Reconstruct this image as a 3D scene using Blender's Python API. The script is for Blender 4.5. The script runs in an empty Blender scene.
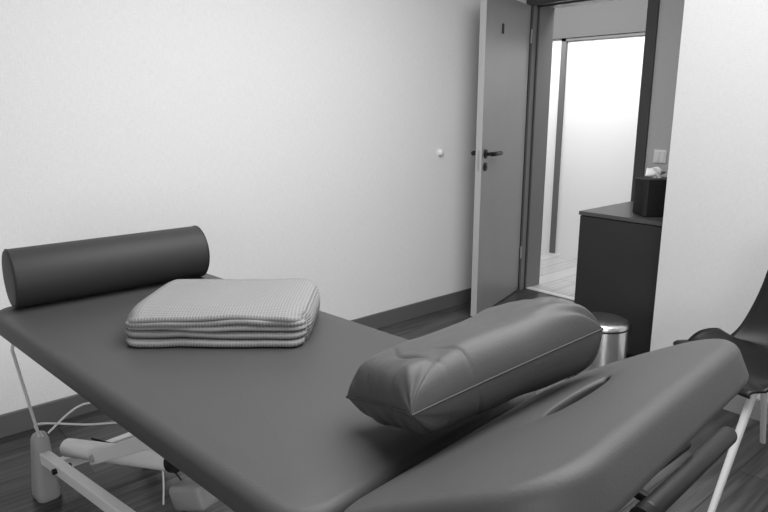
import bpy, bmesh, math
from math import sin, cos, pi, radians, sqrt
from mathutils import Vector, Matrix, noise, Euler

scene = bpy.context.scene
COL = scene.collection
scene.view_settings.view_transform = 'Standard'

# ---------------------------------------------------------------- materials
def new_mat(name, v, rough=0.5, metal=0.0, spec=0.5, bump=None, coat=0.0, vary=None):
    m = bpy.data.materials.new(name); m.use_nodes = True
    nt = m.node_tree; b = nt.nodes['Principled BSDF']
    b.inputs['Base Color'].default_value = (v, v, v, 1)
    b.inputs['Roughness'].default_value = rough
    b.inputs['Metallic'].default_value = metal
    b.inputs['Specular IOR Level'].default_value = spec
    b.inputs['Coat Weight'].default_value = coat
    tc = nt.nodes.new('ShaderNodeTexCoord')
    if bump:
        scale, strength, dist = bump
        n = nt.nodes.new('ShaderNodeTexNoise'); n.inputs['Scale'].default_value = scale
        n.inputs['Detail'].default_value = 3
        nt.links.new(tc.outputs['Object'], n.inputs['Vector'])
        bp = nt.nodes.new('ShaderNodeBump'); bp.inputs['Strength'].default_value = strength
        bp.inputs['Distance'].default_value = dist
        nt.links.new(n.outputs['Fac'], bp.inputs['Height'])
        nt.links.new(bp.outputs['Normal'], b.inputs['Normal'])
    if vary:
        sc, amt = vary
        n = nt.nodes.new('ShaderNodeTexNoise'); n.inputs['Scale'].default_value = sc
        nt.links.new(tc.outputs['Object'], n.inputs['Vector'])
        mr = nt.nodes.new('ShaderNodeMapRange')
        mr.inputs['To Min'].default_value = v*(1-amt); mr.inputs['To Max'].default_value = v*(1+amt)
        nt.links.new(n.outputs['Fac'], mr.inputs['Value'])
        nt.links.new(mr.outputs['Result'], b.inputs['Base Color'])
    return m

def wallpaper(name, v):
    m = bpy.data.materials.new(name); m.use_nodes = True
    nt = m.node_tree; b = nt.nodes['Principled BSDF']
    b.inputs['Roughness'].default_value = 0.85
    b.inputs['Specular IOR Level'].default_value = 0.15
    tc = nt.nodes.new('ShaderNodeTexCoord')
    mp = nt.nodes.new('ShaderNodeMapping'); mp.inputs['Scale'].default_value = (40, 40, 230)
    nt.links.new(tc.outputs['Object'], mp.inputs['Vector'])
    n = nt.nodes.new('ShaderNodeTexNoise'); n.inputs['Scale'].default_value = 1.0
    n.inputs['Detail'].default_value = 2
    nt.links.new(mp.outputs['Vector'], n.inputs['Vector'])
    mp2 = nt.nodes.new('ShaderNodeMapping'); mp2.inputs['Scale'].default_value = (200, 200, 30)
    nt.links.new(tc.outputs['Object'], mp2.inputs['Vector'])
    n2 = nt.nodes.new('ShaderNodeTexNoise'); n2.inputs['Scale'].default_value = 1.0
    nt.links.new(mp2.outputs['Vector'], n2.inputs['Vector'])
    ad = nt.nodes.new('ShaderNodeMath'); ad.operation = 'ADD'
    nt.links.new(n.outputs['Fac'], ad.inputs[0]); nt.links.new(n2.outputs['Fac'], ad.inputs[1])
    mr = nt.nodes.new('ShaderNodeMapRange'); mr.inputs['From Max'].default_value = 2
    mr.inputs['To Min'].default_value = v*0.88; mr.inputs['To Max'].default_value = v*1.12
    nt.links.new(ad.outputs[0], mr.inputs['Value'])
    nt.links.new(mr.outputs['Result'], b.inputs['Base Color'])
    bp = nt.nodes.new('ShaderNodeBump'); bp.inputs['Strength'].default_value = 0.4
    bp.inputs['Distance'].default_value = 0.0015
    nt.links.new(ad.outputs[0], bp.inputs['Height'])
    nt.links.new(bp.outputs['Normal'], b.inputs['Normal'])
    return m

def planks(name, v1, v2, rough=0.4, rot=90, con=.65):
    m = bpy.data.materials.new(name); m.use_nodes = True
    nt = m.node_tree; b = nt.nodes['Principled BSDF']
    b.inputs['Roughness'].default_value = rough
    tc = nt.nodes.new('ShaderNodeTexCoord')
    mp = nt.nodes.new('ShaderNodeMapping'); mp.inputs['Rotation'].default_value = (0, 0, radians(rot))
    nt.links.new(tc.outputs['Object'], mp.inputs['Vector'])
    br = nt.nodes.new('ShaderNodeTexBrick')
    br.inputs['Color1'].default_value = (v1, v1, v1, 1); br.inputs['Color2'].default_value = (v2, v2, v2, 1)
    br.inputs['Mortar'].default_value = (v1*0.35,)*3+(1,)
    br.inputs['Scale'].default_value = 1.0; br.inputs['Mortar Size'].default_value = 0.0025
    br.inputs['Brick Width'].default_value = 1.25; br.inputs['Row Height'].default_value = 0.16
    nt.links.new(mp.outputs['Vector'], br.inputs['Vector'])
    mp2 = nt.nodes.new('ShaderNodeMapping'); mp2.inputs['Scale'].default_value = (2.5, 45, 1)
    nt.links.new(mp.outputs['Vector'], mp2.inputs['Vector'])
    n = nt.nodes.new('ShaderNodeTexNoise'); n.inputs['Scale'].default_value = 1.0
    n.inputs['Detail'].default_value = 5; n.inputs['Distortion'].default_value = 0.6
    nt.links.new(mp2.outputs['Vector'], n.inputs['Vector'])
    mr = nt.nodes.new('ShaderNodeMapRange'); mr.inputs['From Min'].default_value = .3; mr.inputs['From Max'].default_value = .7
    mr.inputs['To Min'].default_value = 1-con; mr.inputs['To Max'].default_value = 1+con
    nt.links.new(n.outputs['Fac'], mr.inputs['Value'])
    mx = nt.nodes.new('ShaderNodeVectorMath'); mx.operation = 'SCALE'
    nt.links.new(br.outputs['Color'], mx.inputs[0]); nt.links.new(mr.outputs['Result'], mx.inputs['Scale'])
    nt.links.new(mx.outputs['Vector'], b.inputs['Base Color'])
    return m

def waffle(name, v):
    m = bpy.data.materials.new(name); m.use_nodes = True
    nt = m.node_tree; b = nt.nodes['Principled BSDF']
    b.inputs['Roughness'].default_value = 0.95; b.inputs['Specular IOR Level'].default_value = 0.1
    uv = nt.nodes.new('ShaderNodeUVMap'); uv.uv_map = 'UVMap'
    sp = nt.nodes.new('ShaderNodeSeparateXYZ'); nt.links.new(uv.outputs['UV'], sp.inputs[0])
    outs = []
    for i, per in ((0, .0075), (1, .0075)):
        mu = nt.nodes.new('ShaderNodeMath'); mu.operation = 'MULTIPLY'; mu.inputs[1].default_value = 2*pi/per
        nt.links.new(sp.outputs[i], mu.inputs[0])
        s = nt.nodes.new('ShaderNodeMath'); s.operation = 'SINE'; nt.links.new(mu.outputs[0], s.inputs[0])
        outs.append(s)
    mxx = nt.nodes.new('ShaderNodeMath'); mxx.operation = 'MAXIMUM'
    nt.links.new(outs[0].outputs[0], mxx.inputs[0]); nt.links.new(outs[1].outputs[0], mxx.inputs[1])
    mr = nt.nodes.new('ShaderNodeMapRange'); mr.inputs['From Min'].default_value = -1
    mr.inputs['To Min'].default_value = v*0.66; mr.inputs['To Max'].default_value = v*1.05
    nt.links.new(mxx.outputs[0], mr.inputs['Value'])
    nt.links.new(mr.outputs['Result'], b.inputs['Base Color'])
    bp = nt.nodes.new('ShaderNodeBump'); bp.inputs['Strength'].default_value = 0.5; bp.inputs['Distance'].default_value = 0.001
    nt.links.new(mxx.outputs[0], bp.inputs['Height']); nt.links.new(bp.outputs['Normal'], b.inputs['Normal'])
    return m

M_wall = wallpaper('wallpaper_white', 0.78)
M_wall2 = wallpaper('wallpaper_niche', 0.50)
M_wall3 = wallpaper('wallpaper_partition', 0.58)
M_hall = new_mat('hall_plaster', 0.84, 0.8)
M_soffit = new_mat('hall_soffit', 0.12, 0.8)
M_ceil = new_mat('ceiling_paint', 0.8, 0.9)
M_floor = planks('dark_planks', 0.034, 0.075, 0.30)
M_floorh = planks('light_planks', 0.54, 0.62, 0.35, con=.12)
M_base = new_mat('baseboard_grey', 0.12, 0.5)
M_base2 = new_mat('baseboard_light_grey', 0.24, 0.5)
M_frame = new_mat('door_frame_grey', 0.055, 0.45)
M_jamb = new_mat('door_jamb_grey', 0.19, 0.45)
M_hframe = new_mat('hall_frame_grey', 0.13, 0.5)
M_door = new_mat('door_laminate', 0.29, 0.32, vary=(6, .05))
M_dooredge = new_mat('door_edge', 0.45, 0.5)
M_black = new_mat('black_plastic', 0.006, 0.4)
M_vinyl = new_mat('grey_vinyl', 0.062, 0.50, spec=0.38, bump=(320, 0.35, 0.0012))
M_vinyl_b = new_mat('bolster_vinyl', 0.034, 0.56, spec=0.32, bump=(320, 0.3, 0.0012))
M_vinyl_p = new_mat('pillow_vinyl', 0.068, 0.50, spec=0.38, bump=(260, 0.35, 0.0012))
M_metal = new_mat('painted_steel', 0.72, 0.4)
M_metalg = new_mat('grey_housing', 0.34, 0.5)
M_chrome = new_mat('brushed_steel', 0.95, 0.24, metal=1.0)
M_dark = new_mat('dark_metal', 0.010, 0.5, spec=.3)
M_bar = new_mat('black_foam_bar', 0.012, 0.42, spec=.5)
M_cab = new_mat('cabinet_laminate', 0.024, 0.5, spec=.35)
M_cabtop = new_mat('cabinet_top', 0.06, 0.4)
M_white = new_mat('white_plastic', 0.8, 0.4)
M_leg = new_mat('light_grey_leg', 0.60, 0.4)
M_tissue = new_mat('tissue', 0.85, 0.9)
M_chair = new_mat('black_shell', 0.006, 0.42, spec=.35)
M_blanket = waffle('waffle_cotton', 0.27)
M_strip = new_mat('threshold_metal', 0.85, 0.4, metal=0.3)

# ---------------------------------------------------------------- mesh tools
def obj_from(name, verts, faces, mat=None, smooth=True, parent=None, loc=None, rot=None, mats=None, midx=None):
    me = bpy.data.meshes.new(name); me.from_pydata([tuple(v) for v in verts], [], faces)
    if mats:
        for m in mats: me.materials.append(m)
        for p, k in zip(me.polygons, midx): p.material_index = k
    me.validate()
    bm = bmesh.new(); bm.from_mesh(me); bmesh.ops.recalc_face_normals(bm, faces=bm.faces); bm.to_mesh(me); bm.free()
    for p in me.polygons: p.use_smooth = smooth
    if mat: me.materials.append(mat)
    o = bpy.data.objects.new(name, me); COL.objects.link(o)
    if parent: o.parent = parent
    if loc is not None: o.location = loc
    if rot is not None: o.rotation_euler = rot
    return o

def box(name, a, b, mat, bev=0.0, parent=None, loc=None, rot=None):
    x0, y0, z0 = a; x1, y1, z1 = b
    v = [(x0,y0,z0),(x1,y0,z0),(x1,y1,z0),(x0,y1,z0),(x0,y0,z1),(x1,y0,z1),(x1,y1,z1),(x0,y1,z1)]
    f = [(0,3,2,1),(4,5,6,7),(0,1,5,4),(1,2,6,5),(2,3,7,6),(3,0,4,7)]
    o = obj_from(name, v, f, mat, smooth=False, parent=parent, loc=loc, rot=rot)
    if bev > 0:
        md = o.modifiers.new('bevel', 'BEVEL'); md.width = bev; md.segments = 3
    return o

def struct(o):
    o['kind'] = 'structure'; return o

def rrect(hx, hy, R, n=8):
    R = max(min(R, hx, hy), 1e-4); pts = []
    for cx, cy, a0 in ((hx-R, hy-R, 0), (-hx+R, hy-R, pi/2), (-hx+R, -hy+R, pi), (hx-R, -hy+R, 3*pi/2)):
        for i in range(n+1):
            a = a0 + pi/2*i/n
            pts.append((cx+R*cos(a), cy+R*sin(a)))
    return pts

def subdivide_ring(pts, maxlen=.02):
    out = []; n = len(pts)//4
    for q in range(4):
        seg = pts[q*n:(q+1)*n]; nxt = pts[((q+1)*n) % len(pts)]
        out += seg
        a = seg[-1]; cnt = 16
        for i in range(1, cnt):
            t = i/cnt; out.append((a[0]+(nxt[0]-a[0])*t, a[1]+(nxt[1]-a[1])*t))
    return out

def rings_mesh(rings, cap0=True, cap1=True, loop=False):
    n = len(rings[0]); v = [p for r in rings for p in r]; f = []
    m = len(rings)
    for i in range(m if loop else m-1):
        j = (i+1) % m
        for k in range(n):
            l = (k+1) % n
            f.append((i*n+k, i*n+l, j*n+l, j*n+k))
    if not loop:
        if cap0: f.append(tuple(range(n))[::-1])
        if cap1: f.append(tuple(range((m-1)*n, m*n)))
    return v, f

def catmull(P, sub=6):
    P = [Vector(p) for p in P]; out = []
    for i in range(len(P)-1):
        p0 = P[max(i-1, 0)]; p1 = P[i]; p2 = P[i+1]; p3 = P[min(i+2, len(P)-1)]
        for s in range(sub):
            t = s/sub
            out.append(0.5*((2*p1)+(-p0+p2)*t+(2*p0-5*p1+4*p2-p3)*t*t+(-p0+3*p1-3*p2+p3)*t**3))
    out.append(P[-1]); return out

def tube(name, pts, r, mat, n=14, parent=None, smooth_path=False, flat=1.0, r_end=None, loc=None):
    P = catmull(pts) if smooth_path else [Vector(p) for p in pts]
    rings = []; up = None
    for i, p in enumerate(P):
        t = ((P[min(i+1, len(P)-1)]-P[max(i-1, 0)])).normalized()
        if up is None:
            up = Vector((0, 0, 1)) if abs(t.z) < .9 else Vector((1, 0, 0))
        s = t.cross(up).normalized(); up = s.cross(t).normalized()
        rr = r if r_end is None else r+(r_end-r)*i/(len(P)-1)
        rings.append([p + s*cos(2*pi*k/n)*rr*flat + up*sin(2*pi*k/n)*rr for k in range(n)])
    v, f = rings_mesh(rings)
    o = obj_from(name, v, f, mat, parent=parent, loc=loc)
    md = o.modifiers.new('es', 'EDGE_SPLIT'); md.split_angle = radians(50)
    return o

def capsule_bar(name, p0, p1, r, mat, parent=None, n=20):
    p0 = Vector(p0); p1 = Vector(p1); t = (p1-p0).normalized()
    up = Vector((0, 0, 1)); s = t.cross(up).normalized(); u = s.cross(t).normalized()
    rings = []
    prof = [(p0 - t*r*cos(a), r*sin(a)) for a in [pi/2*k/6 for k in range(7)]] + [(p1 + t*r*sin(a), r*cos(a)) for a in [pi/2*k/6 for k in range(7)]]
    for c, rad in prof:
        rad = max(rad, 1e-4)
        rings.append([c + s*cos(2*pi*k/n)*rad + u*sin(2*pi*k/n)*rad for k in range(n)])
    v, f = rings_mesh(rings)
    return obj_from(name, v, f, mat, parent=parent)

def beam(name, p0, p1, w, h, mat, parent=None, bev=.004):
    p0 = Vector(p0); p1 = Vector(p1); t = (p1-p0).normalized()
    up = Vector((0, 0, 1)) if abs(t.z) < .95 else Vector((1, 0, 0))
    s = t.cross(up).normalized(); u = s.cross(t).normalized()
    v = []
    for p in (p0, p1):
        for a, b in ((-1,-1),(1,-1),(1,1),(-1,1)):
            v.append(p+s*a*w/2+u*b*h/2)
    f = [(0,1,2,3),(7,6,5,4),(0,4,5,1),(1,5,6,2),(2,6,7,3),(3,7,4,0)]
    o = obj_from(name, v, f, mat, smooth=False, parent=parent)
    md = o.modifiers.new('bevel', 'BEVEL'); md.width = bev; md.segments = 2
    return o

def lathe(name, prof, mat, n=48, parent=None, loc=None, rot=None, split=40):
    rings = [[(max(r, 1e-4)*cos(2*pi*k/n), max(r, 1e-4)*sin(2*pi*k/n), z) for k in range(n)] for r, z in prof]
    v, f = rings_mesh(rings)
    o = obj_from(name, v, f, mat, parent=parent, loc=loc, rot=rot)
    md = o.modifiers.new('es', 'EDGE_SPLIT'); md.split_angle = radians(split)
    return o

def empty(name, loc, rz=0):
    e = bpy.data.objects.new(name, None); e.empty_display_size = .1; COL.objects.link(e)
    e.location = loc; e.rotation_euler = (0, 0, rz); return e

def top(o, label, cat, group=None):
    o['label'] = label; o['category'] = cat
    if group: o['group'] = group

# ---------------------------------------------------------------- room shell
WX = -2.95; BY = 3.88; BT = 0.22; NX = -1.43; NY = 3.0; CH = 2.6
OX0, OX1, OH = -2.895, -2.06, 2.03
struct(box('floor', (WX-.1, -2.2, -.1), (2.3, BY+.12, 0), M_floor))
struct(box('floor_hall', (-5.2, BY+.12, -.1), (0.2, 5.4, 0), M_floorh))
struct(box('ceiling', (WX-.1, -2.2, CH), (2.3, BY+BT, CH+.1), M_ceil))
struct(box('ceiling_hall', (-5.2, BY+BT, 2.5), (0.2, 5.4, 2.6), M_hall))
struct(box('wall_left', (WX-.1, -2.2, 0), (WX, BY, CH), M_wall))
struct(box('wall_rear', (WX, -2.2, 0), (2.3, -2.1, CH), M_wall))
struct(box('wall_right', (2.2, -2.1, 0), (2.3, NY, CH), M_wall))
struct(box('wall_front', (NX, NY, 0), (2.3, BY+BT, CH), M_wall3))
def multi_box(name, parts, mat):
    v = []; f = []
    for a, b in parts:
        o = len(v); x0,y0,z0 = a; x1,y1,z1 = b
        v += [(x0,y0,z0),(x1,y0,z0),(x1,y1,z0),(x0,y1,z0),(x0,y0,z1),(x1,y0,z1),(x1,y1,z1),(x0,y1,z1)]
        f += [tuple(i+o for i in q) for q in [(0,3,2,1),(4,5,6,7),(0,1,5,4),(1,2,6,5),(2,3,7,6),(3,0,4,7)]]
    return obj_from(name, v, f, mat, smooth=False)
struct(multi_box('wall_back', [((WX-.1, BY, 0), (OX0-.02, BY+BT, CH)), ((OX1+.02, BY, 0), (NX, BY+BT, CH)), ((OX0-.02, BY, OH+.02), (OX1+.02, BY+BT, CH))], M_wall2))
struct(box('wall_hall_far', (-5.2, 5.15, 0), (0.2, 5.3, 2.5), M_hall))
struct(box('wall_hall_left', (-5.3, BY+BT, 0), (-5.2, 5.3, 2.5), M_hall))
struct(box('wall_hall_right', (0.1, BY+BT, 0), (0.2, 5.15, 2.5), M_hall))
struct(multi_box('trim_hall_frame', [((-3.505, 5.12, 0), (-3.46, 5.15, 1.93)), ((-3.505, 5.12, 1.905), (-2.4, 5.15, 1.93))], M_hframe))
struct(box('trim_hall_header', (-4.6, 5.10, 1.93), (0.1, 5.15, 2.5), M_soffit))
struct(box('baseboard_left', (WX, -2.1, 0), (WX+.015, BY, .10), M_base, .003))
struct(box('baseboard_front', (NX-.015, NY-.015, 0), (2.2, NY, .10), M_base2, .003))
struct(multi_box('trim_door_jamb', [((OX0-.02, BY, 0), (OX0, BY+BT+.02, OH)), ((OX1, BY, 0), (OX1+.02, BY+BT+.02, OH)),
             ((OX0-.02, BY, OH), (OX1+.02, BY+BT+.02, OH+.02))], M_jamb))
struct(multi_box('trim_door_frame', [
             ((OX0-.05, BY-.02, 0), (OX0, BY, OH+.075)), ((OX1, BY-.02, 0), (OX1+.065, BY, OH+.075)),
             ((OX0, BY-.02, OH), (OX1, BY, OH+.075)),
             ((OX0, BY+.045, 0), (OX0+.010, BY+.06, OH)), ((OX1-.010, BY+.045, 0), (OX1, BY+.06, OH)), ((OX0, BY+.045, OH-.010), (OX1, BY+.06, OH))], M_frame))
struct(box('trim_threshold', (OX0, BY+.07, 0), (OX1, BY+.125, .004), M_strip))

# ---------------------------------------------------------------- door leaf
ang = math.atan2(-.735, .23)
door = empty('door_1', (OX0-.004, BY-.025, 0), ang)
struct(door); door['label'] = 'open grey laminate room door with black lever handles'
DL = .765
box('door_leaf', (0.0, -.04, .008), (DL, 0, OH-.005), M_door, .002, parent=door)
box('door_edge_strip', (DL, -.04, .008), (DL+.003, 0, OH-.005), M_dooredge, 0, parent=door)
def handle(sign):
    y = 0.0 if sign > 0 else -.04
    h = lathe('door_handle', [(.0,0),(.028,0),(.028,.008),(.024,.010),(.011,.010),(.011,.045),(.0,.045)], M_black, 28,
              parent=door, loc=(DL-.055, y, 1.065), rot=(radians(-90*sign), 0, 0))
    tube('lever', [(0, 0, .04), (-.02, 0, .052), (-.06, 0, .054), (-.13, 0, .052)], .014, M_black, parent=h, smooth_path=True)
    lathe('key_rosette', [(.0,0),(.028,0),(.028,.007),(.012,.009),(.008,.012),(0,.012)], M_black, 24, parent=door,
          loc=(DL-.055, y, .985), rot=(radians(-90*sign), 0, 0))
handle(1); handle(-1)
box('strike_plate', (DL+.003, -.027, .96), (DL+.0045, -.013, 1.09), M_metalg, parent=door)
for z in (.25, 1.78):
    tube('hinge', [(-.004, .010, z), (-.004, .010, z+.09)], .006, M_metalg, parent=door)
box('door_sign', (.485, 0, 1.80), (.515, .004, 1.86), M_dark, .002, parent=door)

st = lathe('door_stop', [(0,0),(.022,0),(.022,.012),(.017,.02),(.008,.024),(0,.024)], M_white, 32, loc=(WX, 3.04, 1.065), rot=(0, radians(90), 0))
top(st, 'small round white plastic bumper on the wallpapered wall', 'door stop')

sw = empty('light_switch', (-1.905, BY, 1.06)); top(sw, 'white two-gang light switch on the wall beside the door', 'light switch')
box('switch_plate', (-.04, -.009, -.04), (.04, 0, .04), M_white, .003, parent=sw)
box('rocker', (-.03, -.013, -.03), (-.002, -.009, .03), M_white, .001, parent=sw)
box('rocker', (.002, -.013, -.03), (.03, -.009, .03), M_white, .001, parent=sw)

# ---------------------------------------------------------------- cabinet
cab = empty('cabinet', (-1.965, 3.14, 0)); top(cab, 'low dark laminate cabinet standing in the wall niche', 'cabinet')
CW = .515
box('cabinet_body', (0, .02, .06), (CW, .70, .775), M_cab, .002, parent=cab)
box('plinth', (.01, .05, 0), (CW-.01, .68, .06), M_dark, 0, parent=cab)
box('cabinet_door', (0.002, 0, .065), (CW-.002, .019, .772), M_cab, .002, parent=cab)
box('cabinet_top', (-.004, -.006, .776), (CW, .705, .797), M_cabtop, .002, parent=cab)

tb = empty('tissue_box', (-1.64, 3.31, .798), radians(49)); top(tb, 'black tissue dispenser with white tissue on the cabinet', 'tissue box')
rr = []
for hz, s, R in ((0, .076, .016), (.004, .079, .018), (.168, .079, .018), (.169, .078, .018), (.171, .078, .018), (.172, .080, .018), (.190, .080, .018), (.195, .075, .016), (.195, .045, .01)):
    rr.append([(x, y, hz) for x, y in rrect(s, s, R, 10)])
v, f = rings_mesh(rr); o = obj_from('dispenser_body', v, f, M_black, parent=tb)
o.modifiers.new('es', 'EDGE_SPLIT').split_angle = radians(35)
v = []; f = []; N = 14
for i in range(N+1):
    for j in range(N+1):
        u = i/N-.5; w = j/N
        x = u*.09*(0.35+w)+.015*sin(w*5+u*3); y = .02*sin(u*9+w*3)*(w+.2); z = .190+w*.06*(1-1.2*u*u*2)+.006*sin(u*17)
        v.append((x, y, z))
for i in range(N):
    for j in range(N):
        a = i*(N+1)+j; f.append((a, a+1, a+N+2, a+N+1))
o = obj_from('tissue', v, f, M_tissue, parent=tb); o.modifiers.new('s', 'SOLIDIFY').thickness = .001

# ---------------------------------------------------------------- pedal bin
pb = empty('pedal_bin', (-1.62, 2.87, 0), radians(-40)); top(pb, 'small brushed steel pedal bin in front of the cabinet', 'waste bin')
lathe('bin_base', [(0,0),(.122,0),(.124,.01),(.124,.028),(0,.028)], M_black, parent=pb)
lathe('bin_body', [(0,.028),(.123,.028),(.123,.282),(0,.282)], M_chrome, parent=pb)
lathe('bin_rim', [(0,.282),(.1225,.282),(.1225,.291),(0,.291)], M_black, parent=pb)
lathe('bin_lid', [(0,.291),(.123,.291),(.1235,.303),(.119,.313),(.10,.323),(.05,.332),(0,.334)], M_chrome, parent=pb, split=50)
box('pedal', (-.03, -.165, .01), (.03, -.11, .018), M_black, .003, parent=pb)
box('bin_hinge', (-.025, .119, .24), (.025, .139, .302), M_black, .004, parent=pb)

# ---------------------------------------------------------------- massage table
TZ = .78
TR = radians(5)
tab = empty('massage_table', (-2.2, .665, 0), TR)
top(tab, 'grey vinyl height-adjustable massage table with raised headrest', 'massage table')
def pad_rings(hx, hy, R, th, er, dome=.004, n=10):
    rings = []
    def ring(s, z): return [(x, y, z) for x, y in subdivide_ring(rrect(hx-s, hy-s, max(R-s, .004), n))]
    k = 8
    rings.append(ring(er*1.5, -th))
    for i in range(k+1):
        a = -pi/2+pi/2*i/k
        rings.append(ring(er*(1-cos(a)), -th+er*.8+er*.8*sin(a)))
    for i in range(k+1):
        a = pi/2*i/k
        rings.append(ring(er*(1-cos(a)), -er*.9+er*.9*sin(a)-dome))
    rings.append(ring(er*2.0, -dome*.5)); rings.append(ring(er*3.0, 0))
    return rings
ML = 1.475
rg = pad_rings(ML/2, .35, .075, .07, .024)
v, f = rings_mesh(rg)
o = obj_from('main_pad', v, f, M_vinyl, parent=tab, loc=(ML/2, 0, TZ))
HL = .440; A0 = 37; A1 = 25
rg = pad_rings(HL/2, .345, .12, .080, .025, .003)
HX, HY = .03, .060
def hole_ring(a, b, z, src):
    out = []
    for x, y, _ in src:
        t = math.atan2(y/.35, x/(HL/2)); out.append((HX+a*cos(t), HY+b*sin(t), z))
    return out
loop_r = [hole_ring(.015, .088, -.080, rg[0])] + rg
def lerp_ring(A, B, t): return [tuple(a[i]+(b[i]-a[i])*t for i in range(3)) for a, b in zip(A, B)]
h1 = hole_ring(.030, .106, 0, rg[0])
for t in (.25, .5, .75): loop_r.append(lerp_ring(rg[-1], h1, t))
loop_r += [h1, hole_ring(.027, .102, -.001, rg[0]), hole_ring(.025, .099, -.003, rg[0]), hole_ring(.023, .096, -.008, rg[0])]
v, f = rings_mesh(loop_r, loop=True)
nper = len(loop_r[0]); nr = len(loop_r)
midx = [1 if (k//nper) >= nr-2 else 0 for k in range(len(f))]  # slot wall faces coloured black to paint in the shade inside the hole
NS = 200; path = [(0., 0.)]
for i in range(NS):
    th = radians(A0+(A1-A0)*(i+.5)/NS)
    path.append((path[-1][0]+cos(th)*HL/NS, path[-1][1]+sin(th)*HL/NS))
def bend(p):
    s = (p[0]+HL/2)/HL; s = min(max(s, 0), 1); i = min(int(s*NS), NS-1); fr = s*NS-i
    cx = path[i][0]+(path[i+1][0]-path[i][0])*fr; cz = path[i][1]+(path[i+1][1]-path[i][1])*fr
    th = radians(A0+(A1-A0)*s)
    return (cx-sin(th)*p[2], p[1], cz+cos(th)*p[2])
v = [bend(p) for p in v]
HLOC = (ML+.004, 0, TZ-.003)
o = obj_from('headrest', v, f, None, parent=tab, loc=HLOC, mats=[M_vinyl, M_black], midx=midx)
bv = [bend((x, y, z)) for z in (-.093, -.081) for x, y in subdivide_ring(rrect(HL/2-.05, .28, .06, 8))]
nb = len(bv)//2
bf = [tuple(range(nb))[::-1], tuple(range(nb, 2*nb))]+[(k, (k+1) % nb, nb+(k+1) % nb, nb+k) for k in range(nb)]
obj_from('slot_light_block', bv, bf, M_black, smooth=False, parent=tab, loc=HLOC)  # added dark panel closing the slot so no light shows through
# under-frame
box('pad_board', (.06, -.29, TZ-.085), (ML-.02, .29, TZ-.068), M_dark, .003, parent=tab)
for y in (-.2, .2):
    beam('frame_rail', (.12, y, TZ-.11), (ML-.02, y, TZ-.11), .04, .05, M_metal, tab)
for x in (.14, .75, 1.36):
    beam('frame_crossbar', (x, -.2, TZ-.11), (x, .2, TZ-.11), .04, .04, M_metal, tab)
for y in (-.15, .15):
    beam('headrest_bracket', (ML-.05, y, TZ-.12), (ML+.28, y, TZ+.05), .03, .02, M_dark, tab)
for x in (-.18, 1.35):
    for y in (-.20, .20):
        rr = []
        for z, hx, hy in ((0,.042,.036),(.01,.046,.040),(.03,.046,.040),(.19,.033,.029),(.225,.030,.027),(.243,.023,.021),(.25,.012,.011)):
            rr.append([(a+x, b+y, z) for a, b in rrect(hx, hy, .022, 6)])
        v, f = rings_mesh(rr); o = obj_from('foot', v, f, M_metalg, parent=tab)
        o.modifiers.new('es', 'EDGE_SPLIT').split_angle = radians(50)
for y in (-1, 1):
    beam('base_rail', (-.17, .2*y, .165), (1.35, .11*y, .22), .034, .042, M_metal, tab)
    beam('lift_arm', (.02, .10*y, .19), (.85, .10*y, TZ-.15), .03, .045, M_metal, tab)
    tube('pivot_bolt', [(.06, .10*y-.024, .21), (.06, .10*y+.024, .21)], .012, M_metalg, parent=tab)
    tube('pivot_bolt', [(-.02, .19*y-.03, .17), (-.02, .19*y+.03, .17)], .010, M_dark, parent=tab)
beam('base_crossbar', (-.18, -.2, .10), (-.18, .2, .10), .034, .042, M_metal, tab)
beam('base_crossbar', (1.35, -.2, .12), (1.35, .2, .12), .045, .05, M_metal, tab)
tube('actuator', [(-.17, -.115, .16), (-.16, -.112, .162), (.33, .03, .25)], .033, M_white, parent=tab)
tube('actuator_collar', [(.33, .03, .25), (.35, .036, .254)], .036, M_dark, parent=tab)
tube('actuator_rod', [(.35, .036, .254), (.70, .10, .40)], .014, M_chrome, parent=tab)
box('motor', (-.05, -.04, -.04), (.10, .04, .04), M_metalg, .015, parent=tab, loc=(.45, .02, .19), rot=(0, radians(-20), radians(12)))
tube('release_rod', [(.08, -.30, TZ-.07), (.02, -.30, .64), (-.13, -.215, .26)], .005, M_metal, n=10, parent=tab)
tube('cable', [(-.15, -.18, .25), (-.16, -.05, .31), (-.12, .10, .27), (-.06, .15, .24), (.02, .14, .18), (.12, .08, .2)], .0038, M_metal, n=8, parent=tab, smooth_path=True)
tube('cable', [(-.14, -.20, .25), (-.12, -.22, .31), (-.02, -.10, .30), (.04, .05, .26), (.10, .10, .12), (.2, .05, .02)], .0035, M_metal, n=8, parent=tab, smooth_path=True)
tube('cable', [(-.12, -.05, .19), (-.05, .10, .10), (.05, .16, .05), (.20, .14, .02), (.35, .02, .01)], .0035, M_dark, n=8, parent=tab, smooth_path=True)
tube('cable', [(.08, .05, .23), (.16, .12, .30), (.26, .10, .30), (.34, .02, .27)], .003, M_dark, n=8, parent=tab, smooth_path=True)
capsule_bar('armrest_bar', (1.717, .34, .580), (1.732, .77, .580), .022, M_bar, tab)
tube('bar_end_cap', [(1.7155, .300, .580), (1.7165, .330, .580)], .0235, M_dark, n=20, parent=tab)
capsule_bar('armrest_bar', (1.652, .10, .61), (1.691, .60, .61), .012, M_dark, tab)
beam('armrest_bracket', (1.60, .14, TZ-.02), (1.66, .14, .61), .03, .02, M_dark, tab)
beam('armrest_bracket', (1.66, .36, .60), (1.72, .37, .58), .02, .02, M_dark, tab)

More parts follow.
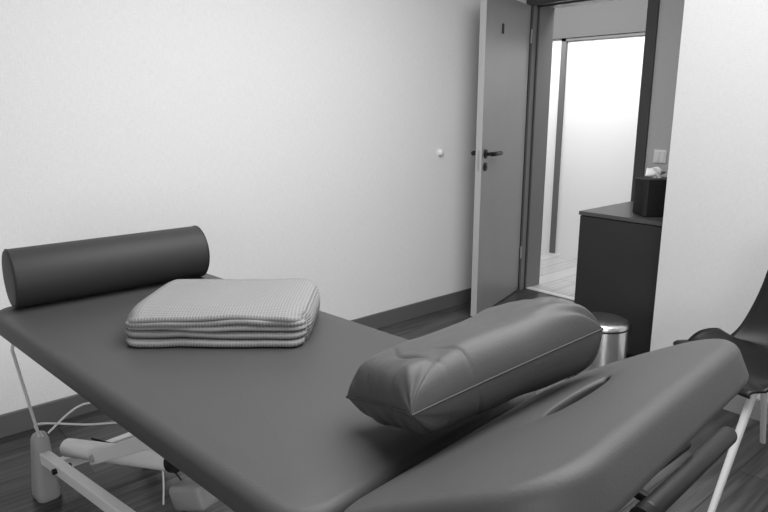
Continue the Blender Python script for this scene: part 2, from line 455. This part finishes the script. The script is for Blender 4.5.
# ---------------------------------------------------------------- bolster
bol = empty('bolster', (-2.11, .674, TZ+.089), radians(-1)); top(bol, 'dark vinyl cylindrical bolster on the end of the massage table', 'bolster')
R = .088; Lb = .595
prof = [(0, -Lb/2), (R*.5, -Lb/2-.001), (R-.008, -Lb/2)] + [(R-.008+.008*sin(a*pi/8), -Lb/2+.008-.008*cos(a*pi/8)) for a in range(1, 5)]
prof2 = [(r, -z) for r, z in reversed(prof)]
bd = lathe('bolster_cover', prof+prof2, M_vinyl_b, 64, parent=bol, rot=(radians(90), 0, 0), split=60)
for s in (-1, 1):
    pts = [((R+.0002)*cos(t*2*pi/64), s*(Lb/2-.006), (R+.0002)*sin(t*2*pi/64)) for t in range(65)]
    tube('piping', pts, .0016, M_vinyl_b, n=6, parent=bol)

# ---------------------------------------------------------------- folded blanket
def blanket():
    import random
    random.seed(9)
    nl = 10; D = .305; L = .475
    zs = [.0050]
    for k in range(nl-1): zs.append(zs[-1]+random.uniform(.0086, .0104))
    H = zs[-1]
    fo = [random.uniform(-.010, .006) for _ in range(nl+1)]
    fo[nl-2] = -.007; fo[0] = -.012
    pts = []; lay = []
    for k in range(nl):
        z = zs[k]
        yf = -D/2 + .008*(k/nl)**2 + fo[k//2*2]
        yb = D/2 + fo[((k+1)//2*2) % nl]*.7
        if k % 2 == 0: a, b = yb, yf
        else: a, b = yf, yb
        for i in range(25): pts.append((a+(b-a)*i/24, z)); lay.append(k)
        if k < nl-1:
            pit = zs[k+1]-z; sg = -1 if k % 2 == 0 else 1
            for an in (20, 40, 60, 80, 100, 120, 140, 160):
                pts.append((b+sg*sin(radians(an))*pit*1.15, z+pit/2-pit/2*cos(radians(an)))); lay.append(k+an/180)
    s = [0]
    for a, b in zip(pts, pts[1:]): s.append(s[-1]+math.hypot(b[0]-a[0], b[1]-a[1]))
    NU = 130; verts = []; uvs = []
    for i in range(NU+1):
        u = i/NU*2-1
        for (y, z), ss, kl in zip(pts, s, lay):
            q = kl/(nl-1)
            x = u*L/2*(1 - .045*abs(2*q-.9)**2.5 + .010*noise.noise(Vector((kl//2*1.7, 0, 3))))
            x *= 1-.045*min(1, abs(2*y/D))**8
            e = max(0, abs(u)-.82)/.18
            mid = H*.45
            zz = z + (mid-z)*(.32 if u < 0 else .18)*e**2*(1 if z > mid else .15)
            zz += .0060*(.2+.8*q)*noise.noise(Vector((x*6, y*6, 1.3)))
            front = max(0, -y/(D/2)-.55)/.45
            zz += .0085*front*noise.noise(Vector((x*7, 0, kl*.14+2)))*min(1, kl*.35)
            zz -= .009*q**3*front**2
            yy = y + (.011*noise.noise(Vector((x*6, 7.7, kl*.30))) + .003*noise.noise(Vector((x*18, 2.7, kl*.5))))*(1 if y < 0 else .6)
            yy -= .026*e**3*(y/(D/2))
            verts.append((x, yy, max(zz, .0048))); uvs.append((x, ss))
    n = len(pts); faces = []
    for i in range(NU):
        for j in range(n-1):
            faces.append((i*n+j, (i+1)*n+j, (i+1)*n+j+1, i*n+j+1))
    me = bpy.data.meshes.new('folded_blanket'); me.from_pydata(verts, [], faces)
    uvl = me.uv_layers.new(name='UVMap')
    for lp in me.loops: uvl.data[lp.index].uv = uvs[lp.vertex_index]
    for p in me.polygons: p.use_smooth = True
    me.materials.append(M_blanket)
    o = bpy.data.objects.new('folded_blanket', me); COL.objects.link(o)
    md = o.modifiers.new('thick', 'SOLIDIFY'); md.thickness = .0084; md.offset = 0
    return o
bl = blanket(); bl.location = (-1.55, .790, TZ+.001); bl.rotation_euler = (0, 0, radians(48))
top(bl, 'light grey waffle-weave blanket folded into a stack on the table', 'blanket')

# ---------------------------------------------------------------- pillow (knife-edge cushion, boxy, puckered ends)
def pillow():
    N1, N2 = 170, 120; L, W, T = .422, .245, .148
    v = []; f = []; idx = {}
    def P(i, j, side):
        a = -1+2*i/N1; b = -1+2*j/N2
        a = math.copysign(1-(1-abs(a))**1.8, a) ; b = math.copysign(1-(1-abs(b))**1.9, b)
        edge = (i in (0, N1)) or (j in (0, N2))
        key = (i, j, 0 if edge else side)
        if key in idx: return idx[key]
        ta = (1-abs(a)**(13 if a < 0 else 20))**.5; tb = (1-abs(b)**(5.5+1.5*max(0, a)))**.5
        h = T/2*ta*tb*(.92+.06*a)
        x = b*W/2*(1-.035*(1-a*a))
        y = a*L/2*(1-.035*(1-b*b))
        z = h*side
        if not edge:
            k = min(1, h/.03)
            w = .3+.7*max(0, abs(a)-.2)/.8
            z += side*.007*w*noise.noise(Vector((x*26, y*14, side*3.1)))*k
            z += side*.007*noise.noise(Vector((x*9, y*10, side*1.1+5)))*k
            for ca in (-1, 1):
                for cb in (-1, 1):
                    da = (1-ca*a); db = (1-cb*b)
                    r = math.hypot(da, db); an = math.atan2(db, da)
                    z -= side*.009*math.exp(-(r/.40)**2)*(.5+.5*sin(an*9+ca+cb*2+side))**2*k
            pl_ = max(0, abs(a)-.70)/.30
            z -= side*.005*pl_**1.2*(.5+.5*sin(b*16+side*1.3+3*noise.noise(Vector((b*2, a, 1)))))**3*k
            z -= side*.005*math.exp(-((a+.66+.07*sin(b*4+side))/.025)**2)*k*(.5+.5*sin(b*3+1))
            z -= side*.004*math.exp(-((a+.50+.12*sin(b*3+2))/.02)**2)*k*(.5+.5*sin(b*2.5-1))
        idx[key] = len(v); v.append((x, y, z)); return idx[key]
    for side in (1, -1):
        for i in range(N1):
            for j in range(N2):
                f.append((P(i,j,side), P(i+1,j,side), P(i+1,j+1,side), P(i,j+1,side)))
    ends = [[Vector(v[P(e, j, 1)]) for j in range(N2+1)] for e in (0, N1)]
    sides = [[Vector(v[P(i, e, 1)]) for i in range(N1+1)] for e in (0, N2)]
    return v, f, ends, sides
pl = empty('pillow', (-.741, .864, .903)); top(pl, 'plump grey vinyl pillow leaning on the raised headrest', 'pillow')
v, f, ends, sides = pillow()
obj_from('pillow_cover', v, f, M_vinyl_p, parent=pl)
for e in ends: tube('end_seam', e, .0030, M_vinyl_b, n=6, parent=pl)
for e in sides: tube('side_seam', e, .0018, M_vinyl_p, n=6, parent=pl)
e2 = Vector((.09, .50, .078)).normalized()
ex = Vector((1, .02, .32)); ex = (ex-e2*ex.dot(e2)).normalized(); ez = ex.cross(e2)
Mr = Matrix((ex, e2, ez)).transposed()
pl.rotation_euler = Mr.to_euler()

# ---------------------------------------------------------------- chair
ch = empty('shell_chair', (-.765, 2.485, 0), math.atan2(-.593, .805))
top(ch, 'black plastic shell chair with light grey legs beside the wall', 'chair')
def shell():
    NU, v, f = 32, [], []
    prof = catmull([(0,-.232,.432),(0,-.222,.443),(0,-.19,.451),(0,-.10,.449),(0,.02,.442),(0,.10,.450),(0,.16,.49),(0,.205,.57),(0,.245,.70),(0,.265,.86)], 6)
    n = len(prof)
    for j, p in enumerate(prof):
        t = j/(n-1)
        w = .238 if t < .6 else .238-.02*((t-.6)/.4)**2
        if t > .9: w *= sqrt(max(.05, 1-((t-.9)/.1)**2*.55))
        fr = max(0, 1-t/.25)
        for i in range(NU+1):
            u = i/NU*2-1
            side = abs(u)**2.6
            k = min(max((t-.28)/.32, 0), 1)
            yy = p.y + .030*fr*abs(u)**4
            v.append((u*w, yy - .12*side*k, p.z + .006*side*(1-k) + .12*side*k*(1-k)*2))
    for j in range(n-1):
        for i in range(NU):
            a = j*(NU+1)+i; f.append((a, a+1, a+NU+2, a+NU+1))
    o = obj_from('chair_shell', v, f, M_chair, parent=ch)
    md = o.modifiers.new('s', 'SOLIDIFY'); md.thickness = .008; md.offset = 0
shell()
for sx in (-1, 1):
    tube('leg', [(sx*.18, -.15, .435), (sx*.250, -.300, 0.0)], .0145, M_leg, parent=ch, r_end=.011)
    tube('leg', [(sx*.17, .13, .430), (sx*.23, .22, 0.0)], .0145, M_leg, parent=ch, r_end=.011)
for y in (-.15, .13):
    tube('seat_brace', [(-.18, y, .427), (.18, y, .427)], .009, M_leg, parent=ch)

# ---------------------------------------------------------------- lights
def area(name, loc, rot, size, sy, e):
    l = bpy.data.lights.new(name, 'AREA'); l.shape = 'RECTANGLE'; l.size = size; l.size_y = sy; l.energy = e
    o = bpy.data.objects.new(name, l); COL.objects.link(o); o.location = loc; o.rotation_euler = rot; return o
area('ceiling_light', (-.80, 1.50, 2.57), (0, 0, 0), 2.2, 2.0, 86)
area('side_fill', (1.9, -1.0, 1.3), (radians(86), 0, radians(64)), 2.2, 1.5, 46)  # added soft fill from the side, the room has no window here
area('hall_light', (-3.1, 4.25, 2.2), (radians(52), 0, 0), 2.6, .3, 32)
w = bpy.data.worlds.new('world'); scene.world = w; w.use_nodes = True
w.node_tree.nodes['Background'].inputs[0].default_value = (.5, .5, .5, 1)
w.node_tree.nodes['Background'].inputs[1].default_value = .5

# ---------------------------------------------------------------- camera
cd = bpy.data.cameras.new('camera'); cam = bpy.data.objects.new('camera', cd); COL.objects.link(cam)
cam.location = (0, 0, 1.37); cam.rotation_euler = (radians(90-13.16), 0, radians(49))
cd.sensor_width = 36; cd.lens = 650/768*36; cd.clip_start = .05
scene.camera = cam
